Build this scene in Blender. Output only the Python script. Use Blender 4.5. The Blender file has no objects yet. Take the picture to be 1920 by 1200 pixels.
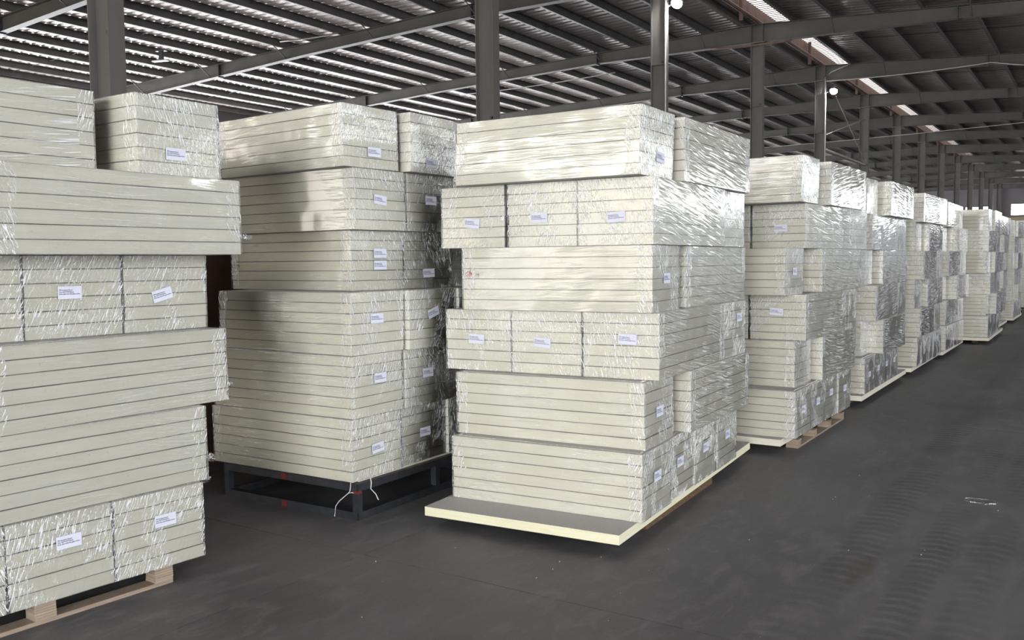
import bpy, bmesh, math, random
from mathutils import Vector, Matrix, noise
PI = math.pi
scene = bpy.context.scene
COL = scene.collection
random.seed(7)

# ------------------------------------------------------------------ camera
# world: +Y runs along the aisle, +X to the right of it, Z up; camera stands over the origin
F_PX, PITCH, ROLL, CAM_H, YAW = 1680.6, .0653, -.0100, 1.398, math.radians(33.674)
fw = Vector((-math.sin(YAW)*math.cos(PITCH), math.cos(YAW)*math.cos(PITCH), -math.sin(PITCH)))
r0 = Vector((math.cos(YAW), math.sin(YAW), 0)); u0 = r0.cross(fw)
c_, s_ = math.cos(ROLL), math.sin(ROLL)
rt = c_*r0 + s_*u0; up = -s_*r0 + c_*u0
cam_d = bpy.data.cameras.new('camera'); cam = bpy.data.objects.new('camera', cam_d); COL.objects.link(cam)
cam_d.sensor_width = 36; cam_d.lens = F_PX/1920*36; cam_d.clip_end = 300; cam_d.clip_start = .05
m = Matrix((rt, up, -fw)).transposed().to_4x4(); m.translation = (0, 0, CAM_H); cam.matrix_world = m
scene.camera = cam

# ------------------------------------------------------------------ world, light, exposure
scene.view_settings.view_transform = 'Standard'; scene.view_settings.look = 'None'
scene.view_settings.gamma = 1; scene.view_settings.use_curve_mapping = False
scene.view_settings.exposure = 0.08
scene.cycles.transparent_max_bounces = 16
scene.cycles.max_bounces = 8
scene.cycles.sample_clamp_indirect = 6
wd = bpy.data.worlds.new('world'); scene.world = wd; wd.use_nodes = True
wd.node_tree.nodes['Background'].inputs[0].default_value = (.80, .88, 1, 1)
wd.node_tree.nodes['Background'].inputs[1].default_value = 1.0
def area(name, loc, rot, sx, sy, power, col=(1, 1, 1)):
    l = bpy.data.lights.new(name, 'AREA'); l.shape = 'RECTANGLE'; l.size = sx; l.size_y = sy; l.energy = power; l.color = col
    o = bpy.data.objects.new(name, l); COL.objects.link(o); o.location = loc; o.rotation_euler = rot
    return o
# daylight through the big gate behind the camera (in wall_back) and the open side doors in wall_right
area('gate_daylight', (4.8, -13.9, 2.9), (math.radians(90), 0, 0), 8.4, 5.4, 2350, (1, 1, 1))
area('side_daylight', (11.9, -1.5, 3.0), (math.radians(90), 0, math.radians(90)), 12, 5, 1200, (.95, .97, 1))
WIN_R, WIN_RT, WIN_L, WIN_B, WIN_END, SKY_E, GLINT_E, FILL_SOFT = .50, 11.0, 13.0, 7.5, 14.0, 1.9, 2.4, 3.1

# ------------------------------------------------------------------ node helpers
def new_mat(name):
    mt = bpy.data.materials.new(name); mt.use_nodes = True
    nt = mt.node_tree; nt.nodes.clear()
    out = nt.nodes.new('ShaderNodeOutputMaterial')
    return mt, nt, out
class N:
    def __init__(s, nt): s.nt = nt
    def n(s, t, **kw):
        nd = s.nt.nodes.new(t)
        for k, v in kw.items():
            if k.startswith('i_'):
                key = k[2:]; key = int(key) if key.isdigit() else key.replace('_', ' ')
                sock = nd.inputs[key]
                if hasattr(v, 'is_output'): s.nt.links.new(v, sock)
                else: sock.default_value = v
            else: setattr(nd, k, v)
        return nd
    def math(s, op, a, b=0.0, c=None, clamp=False):
        nd = s.nt.nodes.new('ShaderNodeMath'); nd.operation = op; nd.use_clamp = clamp
        for i, v in enumerate((a, b) if c is None else (a, b, c)):
            if hasattr(v, 'is_output'): s.nt.links.new(v, nd.inputs[i])
            else: nd.inputs[i].default_value = v
        return nd.outputs[0]
    def ramp(s, fac, stops):
        nd = s.nt.nodes.new('ShaderNodeValToRGB'); s.nt.links.new(fac, nd.inputs[0])
        el = nd.color_ramp.elements
        while len(el) < len(stops): el.new(.5)
        for e, (p, c) in zip(el, stops):
            e.position = p; e.color = (c, c, c, 1) if not isinstance(c, tuple) else (*c, 1)
        return nd.outputs[0]
    def mixc(s, fac, a, b, mode='MIX'):
        nd = s.nt.nodes.new('ShaderNodeMix'); nd.data_type = 'RGBA'; nd.blend_type = mode
        for sock, v in ((nd.inputs[0], fac), (nd.inputs[6], a), (nd.inputs[7], b)):
            if hasattr(v, 'is_output'): s.nt.links.new(v, sock)
            else: sock.default_value = (*v, 1) if isinstance(v, tuple) else v
        return nd.outputs[2]
    def mapping(s, vec, loc=(0, 0, 0), rot=(0, 0, 0), scale=(1, 1, 1)):
        nd = s.n('ShaderNodeMapping'); s.nt.links.new(vec, nd.inputs[0])
        nd.inputs[1].default_value = loc; nd.inputs[2].default_value = rot; nd.inputs[3].default_value = scale
        return nd.outputs[0]
    def noise(s, vec, scale=5, detail=2, rough=.5, dist=0):
        nd = s.n('ShaderNodeTexNoise', i_Scale=scale, i_Detail=detail, i_Roughness=rough, i_Distortion=dist)
        s.nt.links.new(vec, nd.inputs['Vector']); return nd.outputs[0]
    def link(s, a, b): s.nt.links.new(a, b)

def simple(name, color, rough=.6, metal=0, grain=0.0, gscale=(8, 8, 8), bump=0.0, spec=.5, c2=None):
    mt, nt, out = new_mat(name); k = N(nt)
    b = k.n('ShaderNodeBsdfPrincipled', i_Roughness=rough, i_Metallic=metal)
    b.inputs['Specular IOR Level'].default_value = spec
    tc = k.n('ShaderNodeTexCoord'); v = k.mapping(tc.outputs['Object'], scale=gscale)
    nz = k.noise(v, 1.0, 4, .6)
    if c2 is None: c2 = tuple(x*(1-grain) for x in color)
    k.link(k.mixc(k.ramp(nz, [(.3, 0.0), (.7, 1.0)]), c2, color), b.inputs['Base Color'])
    if bump: 
        bp = k.n('ShaderNodeBump', i_Strength=.5, i_Distance=bump); k.link(nz, bp.inputs['Height']); k.link(bp.outputs[0], b.inputs['Normal'])
    k.link(b.outputs[0], out.inputs[0]); return mt

M = {}
# cream foam board edge: faint long horizontal saw marks, colour differs a little from board to board
def foam(name, ca, cb):
    mt, nt, out = new_mat(name); k = N(nt)
    tc = k.n('ShaderNodeTexCoord'); oi = k.n('ShaderNodeObjectInfo')
    cmb = k.n('ShaderNodeCombineXYZ'); k.link(k.math('MULTIPLY', oi.outputs['Random'], 37.0), cmb.inputs[2])
    va = k.n('ShaderNodeVectorMath', operation='ADD'); k.link(tc.outputs['Object'], va.inputs[0]); k.link(cmb.outputs[0], va.inputs[1])
    streak = k.noise(k.mapping(va.outputs[0], scale=(2.2, 2.2, 60)), 1.6, 5, .65, .6)
    blot = k.noise(k.mapping(va.outputs[0], scale=(3, 3, 9)), 1.5, 3, .5)
    f = k.math('ADD', k.math('MULTIPLY', streak, .6), k.math('MULTIPLY', blot, .4))
    col = k.mixc(k.ramp(f, [(.36, 0.0), (.62, 1.0)]), ca, cb)
    col = k.mixc(k.math('MULTIPLY', oi.outputs['Random'], .22), col, (.74, .74, .66))
    pits = k.noise(va.outputs[0], 90, 2, .5)
    col = k.mixc(k.ramp(pits, [(.0, 0.0), (.27, .5), (.30, 0.0)]), col, (.5, .46, .34))
    b = k.n('ShaderNodeBsdfPrincipled', i_Roughness=.85); b.inputs['Specular IOR Level'].default_value = .2
    k.link(col, b.inputs['Base Color'])
    bp = k.n('ShaderNodeBump', i_Strength=.4, i_Distance=.0015); k.link(streak, bp.inputs['Height']); k.link(bp.outputs[0], b.inputs['Normal'])
    k.link(b.outputs[0], out.inputs[0]); return mt
M['foam'] = foam('cream_foam', (.728, .69, .565), (.79, .755, .64))
M['yellow_foam'] = foam('yellow_foam', (.76, .725, .50), (.84, .81, .60))
M['facer_edge'] = simple('facer_edge_grey', (.35, .34, .30), .9, grain=.25, gscale=(30, 30, 30))
M['facer'] = simple('fibreglass_facer_grey', (.42, .41, .39), .85, grain=.12, gscale=(60, 60, 60))
M['paper'] = simple('white_label_paper', (.72, .73, .84), .6, grain=.04)
M['ink'] = simple('dark_blue_ink', (.03, .03, .10), .6)
M['red_ink'] = simple('red_marker_ink', (.42, .02, .03), .6)
M['brown_ink'] = simple('brown_marker_ink', (.13, .06, .045), .6)
M['steel'] = simple('dark_square_tube_steel', (.085, .09, .10), .42, .6, .35, (14, 14, 14), .0006)
M['red_paint'] = simple('red_paint_mark', (.17, .02, .02), .6)
M['wire'] = simple('white_plastic_strap', (.75, .75, .75), .4)
M['ply'] = simple('plywood_laminated_pine', (.46, .36, .27), .8, 0, .45, (3, 3, 160), .001)
M['plank'] = simple('pine_plank', (.40, .31, .235), .8, 0, .4, (4, 4, 60), .001)
M['chip'] = simple('brown_chipboard', (.20, .115, .06), .85, 0, .6, (55, 55, 55), .002, c2=(.07, .04, .02))
M['column'] = simple('grey_painted_steel', (.135, .128, .118), .62, 0, .22, (3, 3, 1.2), .0004)
M['rafter'] = simple('dull_grey_green_steel', (.088, .084, .074), .6, 0, .28, (1.5, 1.5, 1.5), .0004)
M['purlin'] = simple('galvanised_purlin_steel', (.105, .100, .098), .5, 0, .35, (3, 3, 3), .0004)
M['curb'] = simple('rusty_brown_curb_steel', (.16, .10, .08), .7, 0, .4, (4, 4, 4))
M['pipe'] = simple('pale_steel_pipe', (.30, .28, .26), .45, .4, .2)
M['cable'] = simple('white_cable_sheath', (.45, .44, .42), .5)
M['wall'] = simple('grey_wall_cladding', (.17, .16, .165), .75, 0, .15, (1, 1, 1))
M['wall_light'] = simple('pale_wall_cladding', (.46, .45, .43), .75, 0, .15, (1, 1, 1))
M['brown'] = simple('dark_brown_board', (.075, .04, .026), .8, 0, .3, (3, 3, 3))
M['tan'] = simple('tan_board_edge', (.46, .36, .22), .8, 0, .25, (6, 6, 40))
M['black'] = simple('black_rubber', (.012, .012, .012), .6)
M['crumb'] = simple('white_foam_crumb', (.75, .74, .68), .9)

# stretch film: thin transparent sheet, reflective, creased. kind 'long' = taut diagonal streaks, 'end' = fine crumple
def film(name, kind):
    mt, nt, out = new_mat(name); k = N(nt)
    uv = k.n('ShaderNodeUVMap'); uv.uv_map = 'UVMap'
    lc = k.n('ShaderNodeUVMap'); lc.uv_map = 'Local'
    sl = k.n('ShaderNodeSeparateXYZ'); k.link(lc.outputs[0], sl.inputs[0])
    oi = k.n('ShaderNodeObjectInfo'); rnd = oi.outputs['Random']
    off = k.n('ShaderNodeCombineXYZ'); k.link(k.math('MULTIPLY', rnd, 53.0), off.inputs[0]); k.link(k.math('MULTIPLY', rnd, 31.0), off.inputs[1])
    va = k.n('ShaderNodeVectorMath', operation='ADD'); k.link(uv.outputs[0], va.inputs[0]); k.link(off.outputs[0], va.inputs[1])
    V = va.outputs[0]
    edge = k.math('POWER', k.math('MULTIPLY', k.math('ABSOLUTE', k.math('SUBTRACT', sl.outputs[0], .5)), 2.0), 6.0)
    vedge = k.math('POWER', k.math('MULTIPLY', k.math('ABSOLUTE', k.math('SUBTRACT', sl.outputs[1], .5)), 2.0), 5.0)
    if kind != 'end':
        big = k.noise(V, 2.6, 2, .5)
        warp = k.n('ShaderNodeVectorMath', operation='MULTIPLY_ADD')
        wn = k.n('ShaderNodeTexNoise', i_Scale=3.0, i_Detail=1.0); k.link(V, wn.inputs['Vector'])
        k.link(wn.outputs['Color'], warp.inputs[0]); warp.inputs[1].default_value = (0, .05, 0); k.link(V, warp.inputs[2]); W = warp.outputs[0]
        n1 = k.noise(k.mapping(W, scale=(3.0, 48, 1)), 1.0, 2, .5); n2 = k.noise(k.mapping(W, loc=(7, 3, 0), scale=(5.5, 180, 1)), 1.0, 1, .5)
        n3 = k.noise(k.mapping(W, loc=(3, 9, 0), scale=(3.4, 105, 1)), 1.0, 2, .5)
        mask = k.math('ADD', k.ramp(big, [(.44, .03), (.60, 1.0)] if kind == 'long' else [(.48, .0), (.64, .8)]), k.math('MULTIPLY', edge, .5 if kind == 'long' else .15), clamp=True)
        c1 = k.ramp(n2, [(.59, 0.0), (.68, 1.0)]); c2 = k.ramp(n3, [(.585, 0.0), (.66, 1.0)])
        ridge = k.math('MULTIPLY', k.math('MAXIMUM', c1, c2), mask)
        h = k.math('ADD', k.math('MULTIPLY', n1, .3), k.math('MULTIPLY', ridge, .8))
        dist, strength = (.0055 if kind == 'long' else .0018), 1.0
        white = k.math('MULTIPLY', ridge, .72 if kind == 'long' else .32)
        rough = .10
    else:
        big = k.noise(V, 5.5, 2, .55)
        n1 = k.noise(k.mapping(V, scale=(16, 150, 1)), 1.0, 2, .5); n2 = k.noise(k.mapping(V, rot=(0, 0, .9), scale=(60, 170, 1)), 1.0, 2, .55)
        n3 = k.noise(k.mapping(V, loc=(5, 2, 0), scale=(34, 80, 1)), 1.0, 2, .5)
        mk = k.math('ADD', k.math('ADD', big, k.math('MULTIPLY', k.math('SUBTRACT', sl.outputs[1], .5), .16)), k.math('MULTIPLY', k.math('MAXIMUM', edge, vedge), .14))
        mask = k.ramp(mk, [(.46, .04), (.62, 1.0)])
        c1 = k.ramp(n1, [(.55, 0.0), (.63, 1.0)]); c2 = k.ramp(n2, [(.57, 0.0), (.66, 1.0)])
        ridge = k.math('MULTIPLY', k.math('MAXIMUM', c1, c2), mask)
        h = k.math('ADD', k.math('MULTIPLY', n3, .25), k.math('MULTIPLY', ridge, .9))
        dist, strength = .0038, 1.0
        white = k.math('MULTIPLY', ridge, .9)
        rough = .12
    bp = k.n('ShaderNodeBump', i_Strength=strength, i_Distance=dist); k.link(h, bp.inputs['Height'])
    fr = k.n('ShaderNodeFresnel', i_IOR=1.5)
    fac = k.math('ADD', k.math('MULTIPLY', fr.outputs[0], 2.3), .015, clamp=True)
    gl = k.n('ShaderNodeBsdfGlossy', i_Roughness=rough, i_Color=(1, 1, 1, 1)); k.link(bp.outputs[0], gl.inputs['Normal'])
    tr = k.n('ShaderNodeBsdfTransparent', i_Color=(.945, .962, .99, 1))
    mx = k.n('ShaderNodeMixShader'); k.link(fac, mx.inputs[0]); k.link(tr.outputs[0], mx.inputs[1]); k.link(gl.outputs[0], mx.inputs[2])
    df = k.n('ShaderNodeBsdfDiffuse', i_Color=(.97, .985, 1, 1))
    g2 = k.n('ShaderNodeBsdfGlossy', i_Roughness=.38, i_Color=(1, 1, 1, 1)); k.link(bp.outputs[0], g2.inputs['Normal'])
    m2 = k.n('ShaderNodeMixShader', i_0=.22); k.link(df.outputs[0], m2.inputs[1]); k.link(g2.outputs[0], m2.inputs[2])
    m3 = k.n('ShaderNodeMixShader'); k.link(white, m3.inputs[0]); k.link(mx.outputs[0], m3.inputs[1]); k.link(m2.outputs[0], m3.inputs[2])
    k.link(m3.outputs[0], out.inputs[0]); return mt
M['film_long'] = film('stretch_film_taut', 'long')
M['film_calm'] = film('stretch_film_smooth', 'calm')
M['film_end'] = film('stretch_film_crumpled', 'end')

def emit(name, col, st):
    mt, nt, out = new_mat(name); k = N(nt)
    e = k.n('ShaderNodeEmission', i_Strength=st, i_Color=(*col, 1)); k.link(e.outputs[0], out.inputs[0]); return mt
M['win_left'] = emit('daylight_pane_left', (.95, .97, 1), WIN_L)
M['win_right'] = emit('daylight_pane_right', (.84, .92, 1), WIN_R)
M['win_right_top'] = emit('clear_daylight_pane_right', (.95, .98, 1), WIN_RT)
M['soft_fill'] = emit('added_fill_panel', (1, .93, .84), FILL_SOFT)  # glow added out of view to lift the shadowed stack faces
M['win_back'] = emit('daylight_pane_back', (1, 1, 1), WIN_B)
M['win_end'] = emit('daylight_pane_end', (1, 1, 1), WIN_END)
M['skylight'] = emit('lit_fibreglass_skylight', (1, .90, .87), SKY_E)
M['glint_panel'] = emit('added_glint_panel', (.95, .97, 1), GLINT_E)
M['lamp'] = emit('lamp_glass_lit', (.95, .98, 1), 60)

# roof underside: crinkled reflective foil on corrugated steel
def roofmat(name, ca, cb, metal, rough):
    mt, nt, out = new_mat(name); k = N(nt)
    tc = k.n('ShaderNodeTexCoord'); v = tc.outputs['Object']
    n1 = k.noise(k.mapping(v, scale=(.45, 9, 1)), 1.0, 4, .6, .5)
    n2 = k.noise(k.mapping(v, scale=(.35, .35, .35)), 1.0, 2)
    b = k.n('ShaderNodeBsdfPrincipled', i_Metallic=metal, i_Roughness=rough)
    k.link(k.mixc(k.ramp(n2, [(.35, 0.0), (.65, 1.0)]), ca, cb), b.inputs['Base Color'])
    bp = k.n('ShaderNodeBump', i_Strength=1, i_Distance=.06); k.link(n1, bp.inputs['Height']); k.link(bp.outputs[0], b.inputs['Normal'])
    k.link(b.outputs[0], out.inputs[0]); return mt
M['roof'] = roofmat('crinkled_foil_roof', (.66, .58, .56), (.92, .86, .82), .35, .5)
M['roof_shaded'] = roofmat('shaded_foil_roof', (.27, .235, .235), (.42, .37, .36), .6, .36)  # darker copy of the foil: dimmer light near and right of ridge put into colour

# dusty dark concrete with tyre prints along the aisle
def floormat():
    mt, nt, out = new_mat('dark_dusty_concrete'); k = N(nt)
    g = k.n('ShaderNodeNewGeometry'); P = g.outputs['Position']
    sx = k.n('ShaderNodeSeparateXYZ'); k.link(P, sx.inputs[0]); X, Y = sx.outputs[0], sx.outputs[1]
    a = k.noise(k.mapping(P, scale=(.9, .5, 1)), 1.0, 5, .62, .4)
    s2 = k.noise(k.mapping(P, rot=(0, 0, .5), scale=(11, 4.5, 1)), 1.0, 4, .65, .6)
    fine = k.noise(P, 60, 3, .6)
    col = k.mixc(k.ramp(a, [(.30, 0.0), (.70, 1.0)]), (.082, .078, .080), (.140, .135, .138))
    col = k.mixc(k.ramp(s2, [(.48, 0.0), (.70, .75)]), col, (.19, .183, .182))
    col = k.mixc(k.math('MULTIPLY', fine, .28), col, (.055, .052, .053))
    wob = k.math('MULTIPLY', k.math('SUBTRACT', k.noise(k.mapping(P, scale=(.5, .35, 1)), 1.0, 1), .5), .16)
    total = None
    for x0, w, per, phase in ((-.66, .085, .085, 0), (-.43, .10, .10, .4), (-.20, .10, .10, .9), (-.98, .12, .095, .2)):
        u = k.math('DIVIDE', k.math('SUBTRACT', k.math('ADD', X, wob), x0), w)
        inb = k.math('SUBTRACT', 1.0, k.math('POWER', k.math('MINIMUM', k.math('ABSOLUTE', u), 1.0), 6.0))
        ph = k.math('ADD', k.math('DIVIDE', Y, per), k.math('ADD', k.math('MULTIPLY', k.math('ABSOLUTE', u), .35), phase))
        fr = k.math('ABSOLUTE', k.math('SUBTRACT', k.math('FRACT', ph), .5))
        lug = k.ramp(k.math('ADD', fr, k.math('MULTIPLY', k.math('SUBTRACT', fine, .5), .35)), [(.16, 0.0), (.26, 1.0)])
        t = k.math('MULTIPLY', inb, lug)
        total = t if total is None else k.math('MAXIMUM', total, t)
    wear = k.ramp(k.noise(k.mapping(P, scale=(2.2, .8, 1)), 1.0, 3), [(.38, 0.0), (.62, 1.0)])
    col = k.mixc(k.math('MULTIPLY', k.math('MULTIPLY', total, wear), .75), col, (.05, .049, .053))
    lane = k.math('SUBTRACT', 1.0, k.math('POWER', k.math('MINIMUM', k.math('ABSOLUTE', k.math('DIVIDE', k.math('ADD', X, .48), .55)), 1.0), 4.0))
    col = k.mixc(k.math('MULTIPLY', lane, k.math('MULTIPLY', a, .5)), col, (.20, .195, .205))
    # brown stain
    dx = k.math('DIVIDE', k.math('ADD', X, .90), .09); dy = k.math('DIVIDE', k.math('SUBTRACT', Y, 4.15), .30)
    d = k.math('ADD', k.math('MULTIPLY', dx, dx), k.math('MULTIPLY', dy, dy))
    col = k.mixc(k.ramp(k.math('ADD', d, k.math('MULTIPLY', s2, .8)), [(.5, .45), (1.2, 0.0)]), col, (.085, .062, .042))
    b = k.n('ShaderNodeBsdfPrincipled'); k.link(col, b.inputs['Base Color'])
    k.link(k.ramp(s2, [(.3, .50), (.7, .68)]), b.inputs['Roughness']); b.inputs['Specular IOR Level'].default_value = .42
    bp = k.n('ShaderNodeBump', i_Strength=.5, i_Distance=.002); k.link(k.math('ADD', fine, s2), bp.inputs['Height']); k.link(bp.outputs[0], b.inputs['Normal'])
    k.link(b.outputs[0], out.inputs[0]); return mt
M['floor'] = floormat()
M['joint'] = simple('floor_joint_dirt', (.012, .011, .011), .95)

# ------------------------------------------------------------------ object helpers
def link(o, parent=None):
    COL.objects.link(o)
    if parent is not None: o.parent = parent
    return o
def mesh_obj(name, me, parent=None, loc=None, mw=None):
    o = bpy.data.objects.new(name, me); link(o, parent)
    if loc is not None: o.location = loc
    if mw is not None: o.matrix_local = mw
    return o
def tag(o, label=None, cat=None, group=None, kind=None):
    if label: o['label'] = label
    if cat: o['category'] = cat
    if group: o['group'] = group
    if kind: o['kind'] = kind
    return o
def thing(name, loc, rz, label, cat, group=None):
    o = bpy.data.objects.new(name, None); link(o); o.location = loc; o.rotation_euler = (0, 0, rz); o.empty_display_size = .1
    return tag(o, label, cat, group)
class MB:
    """collects boxes, prisms and tubes into one mesh"""
    def __init__(s): s.v = []; s.f = []; s.mi = []
    def quadbox(s, x0, x1, y0, y1, z0, z1, mi=0):
        n = len(s.v)
        s.v += [(x0, y0, z0), (x1, y0, z0), (x1, y1, z0), (x0, y1, z0), (x0, y0, z1), (x1, y0, z1), (x1, y1, z1), (x0, y1, z1)]
        s.f += [(n, n+3, n+2, n+1), (n+4, n+5, n+6, n+7), (n, n+1, n+5, n+4), (n+1, n+2, n+6, n+5), (n+2, n+3, n+7, n+6), (n+3, n, n+4, n+7)]
        s.mi += [mi]*6; return s
    def tube(s, pts, r, sides=8, mi=0):
        pts = [Vector(p) for p in pts]; n0 = len(s.v)
        for i, p in enumerate(pts):
            d = (pts[min(i+1, len(pts)-1)] - pts[max(i-1, 0)]).normalized()
            a = d.cross(Vector((0, 0, 1)) if abs(d.z) < .95 else Vector((1, 0, 0))).normalized(); b = d.cross(a)
            rr = r[i] if isinstance(r, (list, tuple)) else r
            for q in range(sides):
                t = 2*PI*q/sides; s.v.append(tuple(p + rr*(math.cos(t)*a + math.sin(t)*b)))
        for i in range(len(pts)-1):
            for q in range(sides):
                A = n0+i*sides+q; B = n0+i*sides+(q+1) % sides
                s.f.append((A, B, B+sides, A+sides)); s.mi.append(mi)
        s.f.append(tuple(n0+q for q in range(sides))[::-1]); s.mi.append(mi)
        e = n0+(len(pts)-1)*sides; s.f.append(tuple(e+q for q in range(sides))); s.mi.append(mi)
        return s
    def bar(s, p0, p1, w, h, mi=0):
        """box bar between two points, w horizontal, h vertical-ish"""
        p0, p1 = Vector(p0), Vector(p1); d = (p1-p0).normalized()
        a = d.cross(Vector((0, 0, 1)) if abs(d.z) < .95 else Vector((1, 0, 0))).normalized(); b = a.cross(d); n = len(s.v)
        for p in (p0, p1):
            for sa, sb in ((-1, -1), (1, -1), (1, 1), (-1, 1)): s.v.append(tuple(p + a*sa*w/2 + b*sb*h/2))
        s.f += [(n, n+1, n+2, n+3), (n+7, n+6, n+5, n+4)] + [(n+i, n+4+i, n+4+(i+1) % 4, n+(i+1) % 4) for i in range(4)]
        s.mi += [mi]*6; return s
    def mesh(s, name, mats):
        me = bpy.data.meshes.new(name); me.from_pydata(s.v, [], s.f)
        for mt in mats: me.materials.append(mt)
        me.polygons.foreach_set('material_index', s.mi)
        bm = bmesh.new(); bm.from_mesh(me); bmesh.ops.recalc_face_normals(bm, faces=bm.faces); bm.to_mesh(me); bm.free()
        me.update(); return me
    def build(s, name, mat, parent=None, smooth=False):
        mats = mat if isinstance(mat, list) else [mat]
        me = s.mesh(name, mats)
        if smooth: me.polygons.foreach_set('use_smooth', [True]*len(me.polygons))
        return mesh_obj(name, me, parent)

# ------------------------------------------------------------------ floor: cast slabs with recessed joints
fl = MB().quadbox(-28, 13, -15, 84, -.10, -.012).build('floor', M['joint']); tag(fl, kind='structure')
xs = [-28, -22.95, -17.95, -12.95, -7.95, -2.948, 2.05, 7.05, 13]
ys = [-15, -11.9, -6.9, -1.87] + [3.115+5.035*i for i in range(17)]; ys[-1] = 84
def joint_pts(ax, c, a, b, seed):
    n = max(2, int((b-a)/.12)) if abs(c) < 12 and a < 14 and b > -1 else 2
    out = []
    for i in range(n+1):
        t = a+(b-a)*i/n
        w = .006*noise.noise(Vector((t*2.1, c*3.7, seed))) + .0035*noise.noise(Vector((t*14, c, seed))) if 0 < i < n else 0
        out.append((c+w, t) if ax == 0 else (t, c+w))
    return out
for i in range(len(xs)-1):
    for j in range(len(ys)-1):
        g = .0028
        near = -8 < xs[i] < 3 and -2 < ys[j] < 14
        x0, x1, y0, y1 = xs[i]+g, xs[i+1]-g, ys[j]+g, ys[j+1]-g
        # the same seeded wobble on both sides of a joint keeps the crack narrow
        if near:
            bot = joint_pts(1, y0, x0, x1, 1); top = joint_pts(1, y1, x0, x1, 1); lf = joint_pts(0, x0, y0, y1, 2); rg = joint_pts(0, x1, y0, y1, 2)
            loop = bot[:-1] + rg[:-1] + top[::-1][:-1] + lf[::-1][:-1]
        else: loop = [(x0, y0), (x1, y0), (x1, y1), (x0, y1)]
        n = len(loop)
        v = [(x, y, 0) for x, y in loop] + [(x, y, -.012) for x, y in loop]
        f = [tuple(range(n))] + [(q, q+n, (q+1) % n+n, (q+1) % n) for q in range(n)]
        me = bpy.data.meshes.new('slab'); me.from_pydata(v, [], f); me.materials.append(M['floor']); me.update()
        mesh_obj('slab', me, fl)

# ------------------------------------------------------------------ steel frame of the hall
CX = -7.62                                  # column line under the ridge
YC = 4.86
FR = [YC+6*n for n in range(-3, 14)]      # frames
XL, XR, YB, YE = -27.0, 12.0, -14.0, 83.2
def rtop(x):                                # top of rafters
    s = CX-x
    return 7.35-.025*s if s >= 0 else 7.35+.062*s
def rdep(x):
    s = abs(CX-x)
    if s < 4.6: return .46-(.46-.29)*s/4.6
    if s < 10: return .29
    return .29+(s-10)*.014
def column(x, y, h, label):
    t = thing('steel_column', (x, y, 0), 0, label, 'column', 'steel columns under the roof ridge')
    W2, D2, tf = .082, .155, .013
    mb = MB().quadbox(-D2+tf, D2-tf, -.006, .006, 0, h-.0)
    mb.build('web', M['column'], t)
    for sx in (-1, 1):
        MB().quadbox(sx*D2-(tf if sx > 0 else 0), sx*D2+(0 if sx > 0 else tf), -W2, W2, 0, h).build('flange', M['column'], t)
    MB().quadbox(-D2-.05, D2+.05, -W2-.05, W2+.05, 0, .02).build('base_plate', M['column'], t)
    MB().quadbox(-D2-.06, D2+.06, -W2-.02, W2+.02, h-.02, h).build('cap_plate', M['column'], t)
    MB().quadbox(-D2+tf, D2-tf, -.075, -.006, h-1.606, h-1.594).build('stiffener', M['column'], t)
    for z in (h-1.55, h-3.4): MB().tube([(.07, -.006, z), (.07, -.035, z)], .022, 8).build('bolt', M['steel'], t)
    return t
ordn = ['first', 'second', 'third', 'fourth', 'fifth', 'sixth', 'seventh', 'eighth', 'ninth', 'tenth', 'eleventh', 'twelfth', 'thirteenth', 'fourteenth', 'fifteenth', 'sixteenth', 'seventeenth', 'eighteenth', 'nineteenth', 'twentieth']
for n in range(0, 14):
    y = YC+6*n
    lab = {0: 'thick grey steel column rising behind the near left stack', 1: 'grey steel column rising between the framed stack and the central stack',
           2: 'grey steel column with lamp at its top, behind the central stack'}.get(n, 'grey steel roof column, %s of the row counted from the left' % ordn[n])
    column(CX, y, rtop(CX)-rdep(CX), lab)

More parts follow.
